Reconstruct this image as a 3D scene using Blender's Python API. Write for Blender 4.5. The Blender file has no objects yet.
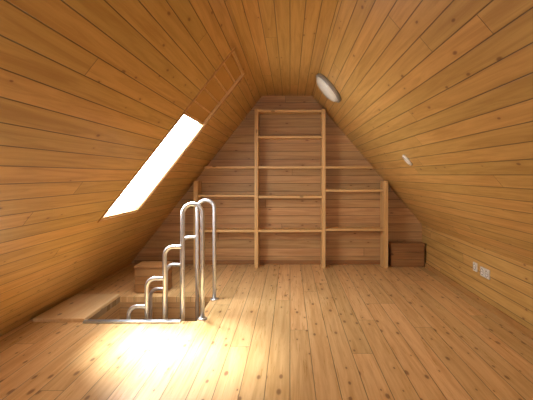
import bpy, bmesh, math, random
from mathutils import Vector, Matrix
random.seed(3)
S=bpy.context.scene
COL=S.collection
S.view_settings.view_transform='Standard'
EYE=1.16; D=5.4; YN=-1.6

# ---------------- materials ----------------
class G:
    def __init__(s,name):
        s.m=bpy.data.materials.new(name); s.m.use_nodes=True
        s.t=s.m.node_tree; s.n=s.t.nodes; s.bsdf=s.n['Principled BSDF']; s.out=s.n['Material Output']
    def node(s,k,**kw):
        n=s.n.new(k)
        for a,b in kw.items(): setattr(n,a,b)
        return n
    def put(s,sock,v):
        if isinstance(v,bpy.types.NodeSocket): s.t.links.new(v,sock)
        else: sock.default_value=v
    def math(s,op,a,b=None,c=None,clamp=False):
        n=s.node('ShaderNodeMath',operation=op,use_clamp=clamp)
        s.put(n.inputs[0],a)
        if b is not None: s.put(n.inputs[1],b)
        if c is not None: s.put(n.inputs[2],c)
        return n.outputs[0]
    def comb(s,x,y,z):
        n=s.node('ShaderNodeCombineXYZ')
        for i,v in enumerate((x,y,z)): s.put(n.inputs[i],v)
        return n.outputs[0]
    def mix(s,f,a,b,bt='MIX'):
        n=s.node('ShaderNodeMix',data_type='RGBA',blend_type=bt)
        s.put(n.inputs['Factor'],f)
        s.put(n.inputs[6],a if isinstance(a,bpy.types.NodeSocket) else (*a,1))
        s.put(n.inputs[7],b if isinstance(b,bpy.types.NodeSocket) else (*b,1))
        return n.outputs[2]
    def rng(s,v,a,b,c=0.0,d=1.0):
        n=s.node('ShaderNodeMapRange',interpolation_type='SMOOTHSTEP')
        s.put(n.inputs[0],v)
        for i,k in enumerate((a,b,c,d)): n.inputs[i+1].default_value=k
        return n.outputs[0]
    def noise(s,vec,scale,detail=4,rough=.5,dist=0):
        n=s.node('ShaderNodeTexNoise')
        s.put(n.inputs['Vector'],vec); n.inputs['Scale'].default_value=scale
        n.inputs['Detail'].default_value=detail; n.inputs['Roughness'].default_value=rough
        n.inputs['Distortion'].default_value=dist
        return n.outputs['Fac']

def planks(name,across,along,width,light,dark,knotcol=(.20,.08,.025),rough=.35,groove=.0035,
           knot=.08,knotden=.2,blen=2.6,vary=.25,gdark=.8,butt=True):
    g=G(name)
    tc=g.node('ShaderNodeTexCoord'); sp=g.node('ShaderNodeSeparateXYZ')
    g.put(sp.inputs[0],tc.outputs['Object'])
    A=sp.outputs[across]; L=sp.outputs[along]
    q=g.math('DIVIDE',A,width); idx=g.math('FLOOR',q); fr=g.math('FRACT',q)
    w1=g.node('ShaderNodeTexWhiteNoise',noise_dimensions='1D'); g.put(w1.inputs['W'],idx); r1=w1.outputs['Value']
    p=g.math('ADD',g.math('DIVIDE',L,blen),g.math('MULTIPLY',r1,5.3))
    seg=g.math('FLOOR',p); pf=g.math('FRACT',p)
    w2=g.node('ShaderNodeTexWhiteNoise',noise_dimensions='2D'); g.put(w2.inputs['Vector'],g.comb(idx,seg,0)); r2=w2.outputs['Value']
    off=g.math('MULTIPLY',r2,37.0)
    v=g.comb(g.math('MULTIPLY',A,22.0),g.math('ADD',g.math('MULTIPLY',L,1.1),off),off)
    grain=g.noise(v,1.0,6,.6,1.2)
    v2=g.comb(g.math('MULTIPLY',A,110.0),g.math('MULTIPLY',L,3.0),off)
    fine=g.noise(v2,1.0,3,.6,.3)
    t=g.rng(grain,.35,.72)
    c=g.mix(t,light,dark)
    c=g.mix(g.math('MULTIPLY',g.rng(fine,.45,.75),.3),c,dark)
    vk=g.comb(g.math('ADD',g.math('MULTIPLY',A,11.0),off),g.math('MULTIPLY',L,4.5),0.0)
    vo=g.node('ShaderNodeTexVoronoi',voronoi_dimensions='2D'); g.put(vo.inputs['Vector'],vk); vo.inputs['Scale'].default_value=1.0
    sc=g.node('ShaderNodeSeparateColor'); g.put(sc.inputs[0],vo.outputs['Color'])
    on=g.math('LESS_THAN',sc.outputs[0],knotden)
    size=g.math('MULTIPLY_ADD',sc.outputs[1],.9,.4)
    d=g.math('DIVIDE',vo.outputs['Distance'],size)
    k=g.math('MULTIPLY',g.rng(d,knot*1.3,knot*.5),on)
    halo=g.math('MULTIPLY',g.math('MULTIPLY',g.rng(d,knot*3.8,knot*.9),on),.4)
    c=g.mix(halo,c,dark); c=g.mix(g.math('MULTIPLY',k,.8),c,knotcol)
    hv=g.node('ShaderNodeHueSaturation'); g.put(hv.inputs['Color'],c)
    g.put(hv.inputs['Value'],g.math('MULTIPLY_ADD',r2,vary,1-vary*.5))
    g.put(hv.inputs['Hue'],g.math('MULTIPLY_ADD',w2.outputs['Value'],-.010,.505))
    c=hv.outputs[0]
    e=g.math('MULTIPLY',g.math('MINIMUM',fr,g.math('SUBTRACT',1.0,fr)),width)
    gr=g.rng(e,groove,groove*.35)
    if butt:
        e2=g.math('MULTIPLY',g.math('MINIMUM',pf,g.math('SUBTRACT',1.0,pf)),blen)
        gr=g.math('MAXIMUM',gr,g.rng(e2,.003,.001))
    c=g.mix(g.math('MULTIPLY',gr,gdark),c,tuple(x*.12 for x in dark))
    g.put(g.bsdf.inputs['Base Color'],c)
    g.put(g.bsdf.inputs['Roughness'],g.math('MULTIPLY_ADD',fine,.18,rough-.09))
    b=g.node('ShaderNodeBump'); b.inputs['Strength'].default_value=.5; b.inputs['Distance'].default_value=.004
    h=g.math('SUBTRACT',g.math('MULTIPLY',fine,.08),gr)
    g.put(b.inputs['Height'],h); g.put(g.bsdf.inputs['Normal'],b.outputs[0])
    return g.m

def solidwood(name,light,dark,axis=2,rough=.45):
    g=G(name); tc=g.node('ShaderNodeTexCoord')
    sp=g.node('ShaderNodeSeparateXYZ'); g.put(sp.inputs[0],tc.outputs['Object'])
    xs=[g.math('MULTIPLY',sp.outputs[i],1.5 if i==axis else 28.0) for i in range(3)]
    v=g.comb(*xs); n=g.noise(v,1,5,.6,.8)
    c=g.mix(g.rng(n,.35,.7),light,dark)
    ks=[g.math('MULTIPLY',sp.outputs[i],4.0 if i==axis else 9.0) for i in range(3)]
    vo=g.node('ShaderNodeTexVoronoi'); g.put(vo.inputs['Vector'],g.comb(*ks)); vo.inputs['Scale'].default_value=1
    c=g.mix(g.rng(vo.outputs['Distance'],.15,.08),c,tuple(x*.5 for x in dark))
    g.put(g.bsdf.inputs['Base Color'],c); g.bsdf.inputs['Roughness'].default_value=rough
    return g.m

def plain(name,col,rough=.4,metal=0,scale=30,amt=.08):
    g=G(name); tc=g.node('ShaderNodeTexCoord')
    n=g.noise(tc.outputs['Object'],scale,3)
    g.put(g.bsdf.inputs['Base Color'],g.mix(n,tuple(x*(1-amt) for x in col),tuple(min(1,x*(1+amt)) for x in col)))
    g.bsdf.inputs['Roughness'].default_value=rough; g.bsdf.inputs['Metallic'].default_value=metal
    return g.m

CL=(.63,.405,.135); CD=(.47,.27,.075)
M_slope=planks('pine_panelling_slope','X','Y',.095,CL,CD,rough=.36,blen=5.2,vary=.2)
M_back=planks('pine_panelling_back','Z','X',.105,(.60,.37,.165),(.44,.24,.095),rough=.5,blen=4.5,vary=.2)
M_knee=planks('pine_panelling_knee','Z','Y',.095,CL,CD,rough=.4,blen=5.2)
M_floor=planks('pine_floorboards','X','Y',.135,(.80,.56,.28),(.62,.38,.155),knotcol=(.20,.085,.03),rough=.30,groove=.003,
               knot=.115,knotden=.5,blen=3.4,vary=.24,gdark=.7)
M_shelf_v=solidwood('pine_board_vertical',(.80,.53,.24),(.64,.38,.14),2)
M_shelf_h=solidwood('pine_board_horizontal',(.82,.55,.25),(.66,.40,.15),0)
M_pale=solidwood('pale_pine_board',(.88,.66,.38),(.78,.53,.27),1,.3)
M_trim=solidwood('pine_trim',(.52,.29,.10),(.40,.20,.06),1)
M_box=solidwood('stained_wood',(.36,.18,.065),(.27,.12,.04),0)
M_dark=solidwood('stair_wood',(.45,.25,.11),(.33,.16,.06),1)
M_steel=plain('brushed_steel',(.66,.70,.76),.36,.85)
M_alu=plain('aluminium_strip',(.55,.63,.72),.35,.9)
M_white=plain('white_plastic',(.82,.80,.74),.35)
M_opal=plain('opal_glass',(.80,.83,.80),.15)
M_rim=plain('grey_rim',(.30,.29,.27),.4)
M_black=plain('dark_holes',(.03,.03,.03),.6)
M_sash=solidwood('window_sash_wood',(.70,.46,.22),(.56,.34,.14),0)
def glassmat():
    g=G('window_glass'); tr=g.node('ShaderNodeBsdfTransparent'); gl=g.node('ShaderNodeBsdfGlossy')
    gl.inputs['Roughness'].default_value=.03
    mx=g.node('ShaderNodeMixShader'); mx.inputs[0].default_value=.04
    g.t.links.new(tr.outputs[0],mx.inputs[1]); g.t.links.new(gl.outputs[0],mx.inputs[2])
    g.t.links.new(mx.outputs[0],g.out.inputs[0]); return g.m
M_glass=glassmat()
def glowpanelmat():  # tan sheet passing some sky light, brightens the upper skylight panel
    g=G('translucent_panel'); tc=g.node('ShaderNodeTexCoord')
    n=g.noise(tc.outputs['Object'],180,2)
    df=g.node('ShaderNodeBsdfDiffuse'); g.put(df.inputs[0],g.mix(n,(.60,.38,.16),(.70,.46,.20)))
    tl=g.node('ShaderNodeBsdfTranslucent'); g.put(tl.inputs[0],g.mix(n,(.13,.072,.025),(.16,.09,.033)))
    mx=g.node('ShaderNodeMixShader'); mx.inputs[0].default_value=.5
    g.t.links.new(df.outputs[0],mx.inputs[1]); g.t.links.new(tl.outputs[0],mx.inputs[2])
    g.t.links.new(mx.outputs[0],g.out.inputs[0]); return g.m
M_glowpanel=glowpanelmat()

# ---------------- mesh helpers ----------------
def bbox(bm,a,b,mi=0,M=None,bev=0):
    x0,y0,z0=a; x1,y1,z1=b
    r=bmesh.ops.create_cube(bm,size=1.0)
    vs=r['verts']
    for v in vs:
        v.co=Vector(((x0+x1)/2+v.co.x*(x1-x0),(y0+y1)/2+v.co.y*(y1-y0),(z0+z1)/2+v.co.z*(z1-z0)))
    fs=set(f for v in vs for f in v.link_faces)
    for f in fs: f.material_index=mi
    if bev:
        es=list(set(e for v in vs for e in v.link_edges))
        r=bmesh.ops.bevel(bm,geom=es,offset=bev,segments=2,affect='EDGES',profile=.6)
        for f in r['faces']: f.material_index=mi
        vs=list(set(v for f in list(r['faces']) for v in f.verts)|set(v for v in vs if v.is_valid))
    if M is not None:
        for v in vs:
            if v.is_valid: v.co=M@v.co
def prism(bm,poly,y0,y1,mi=0):
    a=[bm.verts.new((x,y0,z)) for x,z in poly]; b=[bm.verts.new((x,y1,z)) for x,z in poly]
    n=len(poly); fs=[bm.faces.new(a),bm.faces.new(b[::-1])]
    for i in range(n): fs.append(bm.faces.new((a[i],b[i],b[(i+1)%n],a[(i+1)%n])))
    for f in fs: f.material_index=mi
def lathe(bm,prof,M,n=40,mi=0,sx=1,sy=1):
    rings=[]
    for r,h in prof:
        if r<1e-6: rings.append([bm.verts.new(M@Vector((0,0,h)))])
        else: rings.append([bm.verts.new(M@Vector((sx*r*math.cos(2*math.pi*i/n),sy*r*math.sin(2*math.pi*i/n),h))) for i in range(n)])
    for A,B in zip(rings,rings[1:]):
        for i in range(n):
            j=(i+1)%n
            if len(A)==1: f=bm.faces.new((A[0],B[i],B[j]))
            elif len(B)==1: f=bm.faces.new((A[i],A[j],B[0]))
            else: f=bm.faces.new((A[i],A[j],B[j],B[i]))
            f.smooth=True; f.material_index=mi
def tube(bm,pts,r,n=16,mi=0):
    rings=[]; up=Vector((0,1,0))
    for i,p in enumerate(pts):
        p=Vector(p)
        a=Vector(pts[max(i-1,0)]); b=Vector(pts[min(i+1,len(pts)-1)])
        t=(b-a).normalized(); u=up-t*up.dot(t); u.normalize(); w=t.cross(u)
        rings.append([bm.verts.new(p+u*r*math.cos(2*math.pi*k/n)+w*r*math.sin(2*math.pi*k/n)) for k in range(n)])
    for A,B in zip(rings,rings[1:]):
        for k in range(n):
            f=bm.faces.new((A[k],A[(k+1)%n],B[(k+1)%n],B[k])); f.smooth=True; f.material_index=mi
    bm.faces.new(rings[0][::-1]).material_index=mi; bm.faces.new(rings[-1]).material_index=mi
def obj(name,bm,mats,matrix=None,parent=None):
    bmesh.ops.recalc_face_normals(bm,faces=bm.faces)
    me=bpy.data.meshes.new(name); bm.to_mesh(me); bm.free()
    for m in mats: me.materials.append(m)
    o=bpy.data.objects.new(name,me); COL.objects.link(o)
    if matrix is not None: o.matrix_world=matrix
    if parent: o.parent=parent
    return o
def empty(name,loc=(0,0,0)):
    e=bpy.data.objects.new(name,None); COL.objects.link(e); e.location=loc; return e

# ---------------- room shell ----------------
XL=-2.08; ZT=2.19; XTL=-.364; XTR=.286; XR=1.72; ZK=.51
LL=math.hypot(XTL-XL,ZT); cl=(XTL-XL)/LL; sl=ZT/LL
ML=Matrix(((cl,0,-sl,XL),(0,1,0,0),(sl,0,cl,0),(0,0,0,1)))   # local x = up slope, z = outwards
LR=math.hypot(XR-XTR,ZT-ZK); cr=(XR-XTR)/LR; sr=(ZT-ZK)/LR
MR=Matrix(((-cr,0,sr,XR),(0,-1,0,0),(sr,0,cr,ZK),(0,0,0,1)))  # local y = -world y
T=.05
WY0,WY1=3.14,3.90; WS0,WS1=.82/sl,2.11/sl; WSM=1.63/sl
bm=bmesh.new()
bbox(bm,(-.06,YN,0),(WS0,D,T)); bbox(bm,(WS1,YN,0),(LL+.03,D,T))
bbox(bm,(WS0,YN,0),(WS1,WY0,T)); bbox(bm,(WS0,WY1,0),(WS1,D,T))
obj('wall_left',bm,[M_slope],ML)
bm=bmesh.new(); bbox(bm,(-.0,-D,0),(LR+.03,-YN,T)); obj('wall_right',bm,[M_slope],MR)
bm=bmesh.new(); bbox(bm,(XR,YN,-.05),(XR+.05,D,ZK+.03)); obj('wall_knee_right',bm,[M_knee])
bm=bmesh.new(); bbox(bm,(XTL-.03,YN,ZT),(XTR+.03,D,ZT+T)); obj('ceiling',bm,[M_slope])
prof=[(XL-.08,-.05),(XR+.05,-.05),(XR+.05,ZK),(XTR+.03,ZT+.05),(XTL-.03,ZT+.05),(XL-.08,0.0)]
bm=bmesh.new(); prism(bm,prof,D,D+.08); obj('wall_back',bm,[M_back])
def xl(z): return XL+z/ZT*(XTL-XL)-.04
def xr(z): return XR+.04 if z<ZK else XR+.04-(z-ZK)/(ZT-ZK)*(XR-XTR)
gx0,gx1,gz0,gz1=-.50,.45,.85,1.80
bm=bmesh.new()
prism(bm,[(xl(0),-.05),(xr(0),-.05),(xr(0),ZK),(xr(gz0),gz0),(xl(gz0),gz0)],YN-.08,YN)
prism(bm,[(xl(gz0),gz0),(gx0,gz0),(gx0,gz1),(xl(gz1),gz1)],YN-.08,YN)
prism(bm,[(gx1,gz0),(xr(gz0),gz0),(xr(gz1),gz1),(gx1,gz1)],YN-.08,YN)
prism(bm,[(xl(gz1),gz1),(xr(gz1),gz1),(xr(ZT),ZT+.04),(xl(ZT),ZT+.04)],YN-.08,YN)
obj('wall_front',bm,[M_back])
bm=bmesh.new()
for a,b in (((gx0,YN-.06,gz0),(gx1,YN,gz0+.05)),((gx0,YN-.06,gz1-.05),(gx1,YN,gz1)),
            ((gx0,YN-.06,gz0+.05),(gx0+.05,YN,gz1-.05)),((gx1-.05,YN-.06,gz0+.05),(gx1,YN,gz1-.05)),
            ((-.05,YN-.06,gz0+.05),(0,YN,gz1-.05))): bbox(bm,a,b,0)
bbox(bm,(gx0+.05,YN-.035,gz0+.05),(gx1-.05,YN-.03,gz1-.05),1)
obj('unseen_fill_window',bm,[M_sash,M_glass])  # unseen window, added behind the camera to light the foreground

# floor with stair opening
HX0,HX1,HY0,HY1=-1.62,-.74,3.29,3.95
bm=bmesh.new(); th=.05
bbox(bm,(XL-.05,YN,-th),(HX0,D,0)); bbox(bm,(HX1,YN,-th),(XR+.02,D,0))
bbox(bm,(HX0,YN,-th),(HX1,HY0,0)); bbox(bm,(HX0,HY1,-th),(HX1,D,0))
obj('floor',bm,[M_floor])
zb=-2.1
for nm,a,b in (('left',(HX0-.03,HY0-.03,zb),(HX0,HY1+.03,-.05)),('right',(HX1,HY0-.03,zb),(HX1+.03,HY1+.03,-.05)),
    ('front',(HX0,HY0-.03,zb),(HX1,HY0,-.05)),('back',(HX0,HY1,zb),(HX1,HY1+.03,-.05)),
    ('bottom',(HX0-.03,HY0-.03,zb-.04),(HX1+.03,HY1+.03,zb))):
    bm=bmesh.new(); bbox(bm,a,b)
    obj('floor_stairwell' if nm=='bottom' else 'wall_stairwell_'+nm,bm,[M_back if nm!='bottom' else M_floor])

# ---------------- skylight ----------------
bm=bmesh.new(); f=.022
for s0,s1,y0,y1,z0,z1 in ((WS0,WS0+f,WY0,WY1,.0,.05),(WS1-f,WS1,WY0,WY1,.0,.05),
        (WS0+f,WS1-f,WY0,WY0+f,.0,.05),(WS0+f,WS1-f,WY1-f,WY1,.0,.05),(WSM-.012,WSM+.012,WY0+f,WY1-f,.008,.05)):
    bbox(bm,(s0,y0,z0),(s1,y1,z1),0)
bbox(bm,(WS0+f,WY0+f,.038),(WS1-f,WY1-f,.042),1)
# added translucent sheet, glows so the shaded upper wood panel looks brighter
bbox(bm,(WSM+.012,WY0+f,.020),(WS1-f,WY1-f,.022),3)
n=5
for i in range(1,n):
    s=WSM+(WS1-WSM)*i/n; bbox(bm,(s-.008,WY0+f,.010),(s+.008,WY1-f,.02),0)
for s0,s1,y0,y1 in ((WS0-.02,WS0,WY0-.02,WY1+.02),(WS1,WS1+.02,WY0-.02,WY1+.02),(WS0,WS1,WY0-.02,WY0),(WS0,WS1,WY1,WY1+.02)):
    bbox(bm,(s0,y0,-.008),(s1,y1,0.0),2)
obj('window_1',bm,[M_sash,M_glass,M_trim,M_glowpanel],ML)

# ---------------- trims ----------------
bm=bmesh.new(); bbox(bm,(XR-.018,YN,0),(XR,D,.055),bev=.004); obj('baseboard_right',bm,[M_trim])
bm=bmesh.new(); bbox(bm,(XL+.06,D-.016,0),(XR-.018,D,.055),bev=.004); obj('baseboard_back',bm,[M_box])
bm=bmesh.new(); bbox(bm,(HX0,HY0-.05,0.0),(HX1-.12,HY0,.016),bev=.003); obj('trim_1',bm,[M_alu])
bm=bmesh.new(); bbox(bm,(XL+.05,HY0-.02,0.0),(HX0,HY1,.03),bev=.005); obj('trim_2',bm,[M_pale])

# ---------------- shelf unit ----------------
sh=empty('wooden_shelf_unit',(0,5.25,0))
def board(name,a,b,m):
    bm=bmesh.new(); bbox(bm,a,b,bev=.003)
    o=obj(name,bm,[m]); o.parent=sh; o.matrix_parent_inverse=Matrix.Translation((0,-5.25,0)); return o
y0,y1=5.17,5.375
for i,(x,z) in enumerate(((-.42,1.985),(.42,1.985),(-1.175,1.085),(1.195,1.085))):
    hw=.023 if i<2 else .028
    board('upright_%d'%(i+1),(x-hw,y0,0),(x+hw,y1,z),M_shelf_v)
t=.014
board('shelf_1',(-.397,y0+.006,1.945),(.397,y1,1.975),M_shelf_h)
board('shelf_2',(-.397,y0+.01,1.635-t),(.397,y1,1.635+t),M_shelf_h)
z=1.255
board('shelf_3',(-.397,y0+.01,z-t),(.397,y1,z+t),M_shelf_h)
board('shelf_3_left',(-1.07,y0+.01,z-t),(-.443,y1,z+t),M_shelf_h)
board('shelf_3_right',(.443,y0+.01,z-t),(1.04,y1,z+t),M_shelf_h)
for j,(zc,zl,zr) in enumerate(((.885,.90,.965),(.46,.46,.475))):
    board('shelf_%d'%(4+j),(-.397,y0+.01,zc-t),(.397,y1,zc+t),M_shelf_h)
    board('shelf_%d_left'%(4+j),(-1.147,y0+.01,zl-t),(-.443,y1,zl+t),M_shelf_h)
    board('shelf_%d_right'%(4+j),(.443,y0+.01,zr-t),(1.167,y1,zr+t),M_shelf_h)

# ---------------- low boxes ----------------
def crate(name,x0,x1,y0,y1,h,m):
    bm=bmesh.new()
    nb=3
    for i in range(nb):
        za=.01+(h-.03)*i/nb; zb_=.01+(h-.03)*(i+1)/nb-.003
        bbox(bm,(x0,y0,za),(x1,y0+.018,zb_),bev=.002); bbox(bm,(x0,y1-.018,za),(x1,y1,zb_),bev=.002)
        bbox(bm,(x0,y0+.018,za),(x0+.018,y1-.018,zb_),bev=.002); bbox(bm,(x1-.018,y0+.018,za),(x1,y1-.018,zb_),bev=.002)
    bbox(bm,(x0+.01,y0+.01,0),(x1-.01,y1-.01,.02))
    bbox(bm,(x0-.008,y0-.008,h-.022),(x1+.008,y1,h),bev=.004)
    for x in (x0+.018,x1-.048):
        bbox(bm,(x,y0+.018,.02),(x+.03,y0+.045,h-.022))
    return obj(name,bm,[m])
crate('wooden_storage_box',1.27,1.69,5.22,5.375,.30,M_box)
crate('wooden_storage_box',-1.52,-1.22,4.06,4.30,.27,M_box)

# ---------------- handrails ----------------
def arc(cx,cz,r,a0,a1,y,n=14):
    return [(cx+r*math.cos(math.radians(a0+(a1-a0)*i/n)),y,cz+r*math.sin(math.radians(a0+(a1-a0)*i/n))) for i in range(n+1)]
def strz(x): return -(HX1-x)*1.93-.03
def rail(y):
    bm=bmesh.new(); R=.0175
    xr_=-.705; xl_=-.865; r=(xr_-xl_)/2; zt=.925
    tube(bm,[(xr_,y,0.0),(xr_,y,.4),(xr_,y,zt-r-.01)]+arc((xr_+xl_)/2,zt-r,r,0,180,y,22)+[(xl_,y,zt-r-.01),(xl_,y,.3),(xl_,y,strz(xl_))],R)
    lathe(bm,[(0,0),(.038,0),(.038,.006),(.028,.012),(R,.014)],Matrix.Translation((xr_,y,0.0)),28)
    px=xl_
    for x,z in ((-1.01,.58),(-1.155,.325),(-1.30,.10)):
        q=.07
        tube(bm,[(px-.002,y,z),(px-.03,y,z)]+arc(x+q,z-q,q,90,180,y,10)+[(x,y,z-q-.02),(x,y,strz(x))],R*.95)
        px=x
    return obj('stair_handrail',bm,[M_steel])
rail(3.345); rail(3.87)

# steep stair descending in the opening
bm=bmesh.new()
def l(x): return -(HX1-x)*1.93-.04
for y in (3.325,3.85):
    a=[(HX1-.004,-.30),(HX1-.004,l(HX1)),(HX0+.02,l(HX0+.02)),(HX0+.02,l(HX0+.02)-.26)]
    prism(bm,a,y,y+.04,0)
for i in range(6):
    z=-.25*(i+1)+.02; x=HX1-.02-.13*i
    bbox(bm,(max(x-.22,HX0+.02),3.365,z-.035),(x,3.85,z),bev=.004)
obj('wooden_staircase',bm,[M_dark])

# ---------------- lamp on right slope ----------------
def slopeR(X,Y):
    s=(XR-X)/cr
    p=MR@Vector((s,-Y,0))
    z=Vector((-sr,0,-cr)); x=Vector((-cr,0,sr)); y=z.cross(x)
    return Matrix(((x.x,y.x,z.x,p.x),(x.y,y.y,z.y,p.y),(x.z,y.z,z.z,p.z),(0,0,0,1)))
bm=bmesh.new(); I=Matrix.Identity(4)
lathe(bm,[(0,0),(.175,0),(.180,.01),(.180,.032),(.168,.040),(.160,.036)],I,48,1)
lathe(bm,[(.162,.034),(.155,.050),(.135,.066),(.10,.078),(.05,.084),(0,.086)],I,48,0)
for a in (0,180):
    bbox(bm,(-.012,-.188,.008),(.012,-.165,.04),1,Matrix.Rotation(math.radians(a),4,'Z'),bev=.003)
obj('wall_lamp',bm,[M_opal,M_rim],slopeR(.405,4.2))
bm=bmesh.new()
lathe(bm,[(0,0),(.05,0),(.05,.008),(.042,.016),(.030,.018),(.026,.012),(.020,.018),(0,.020)],I,32,0,1.25,1)
lathe(bm,[(.036,.0175),(.034,.0185),(.032,.0175)],I,32,1,1.25,1)
obj('spotlight',bm,[M_white,M_rim],slopeR(1.05,3.70))

# ---------------- sockets on knee wall ----------------
def socket(y,z):
    bm=bmesh.new()
    M=Matrix(((0,0,-1,XR),(1,0,0,y),(0,-1,0,z),(0,0,0,1)))
    bbox(bm,(-.041,-.041,0),(.041,.041,.011),0,None,bev=.004)
    lathe(bm,[(.030,.0112),(.029,.014),(.024,.014),(.022,.0115),(0,.0113)],I,32,0)
    lathe(bm,[(.0285,.0142),(.0265,.0145),(.0245,.0142)],I,32,1)
    for x in (-.0095,.0095): lathe(bm,[(.003,.0112),(.003,.0125),(0,.0125)],Matrix.Translation((x,0,0)),12,1)
    return obj('wall_socket',bm,[M_white,M_black],M)
socket(3.69,.30); socket(3.605,.30); socket(3.84,.31)

# ---------------- camera ----------------
cam=bpy.data.cameras.new('camera'); co=bpy.data.objects.new('camera',cam); COL.objects.link(co)
co.location=(0,0,EYE); co.rotation_euler=(math.radians(90),0,0)
cam.sensor_width=36; cam.lens=415/533*36; cam.shift_x=-(290-266.5)/533; cam.shift_y=-25/533; cam.clip_start=.02
S.camera=co

# ---------------- light ----------------
w=bpy.data.worlds.new('sky'); S.world=w; w.use_nodes=True
bg=w.node_tree.nodes['Background']; bg.inputs[0].default_value=(1,.99,.96,1); bg.inputs[1].default_value=15.5
sun=bpy.data.lights.new('sun','SUN'); sun.energy=27; sun.angle=math.radians(27); sun.color=(1,.96,.88)
so=bpy.data.objects.new('sun',sun); COL.objects.link(so); so.location=(-3,6,6)
so.rotation_euler=Vector((.26,-.56,-1)).to_track_quat('-Z','Y').to_euler()
def portal(name,M,sx,sy):
    l=bpy.data.lights.new(name,'AREA'); l.shape='RECTANGLE'; l.size=sx; l.size_y=sy
    l.cycles.is_portal=True
    o=bpy.data.objects.new(name,l); COL.objects.link(o); o.matrix_world=M
    return o
portal('skylight_portal',ML@Matrix.Translation(((WS0+WS1)/2,(WY0+WY1)/2,.06)),WS1-WS0,WY1-WY0)
portal('fill_window_portal',Matrix.Translation(((gx0+gx1)/2,YN-.09,(gz0+gz1)/2))@Matrix.Rotation(math.radians(90),4,'X'),gx1-gx0,gz1-gz0)  # guides sky light through the added window behind the camera
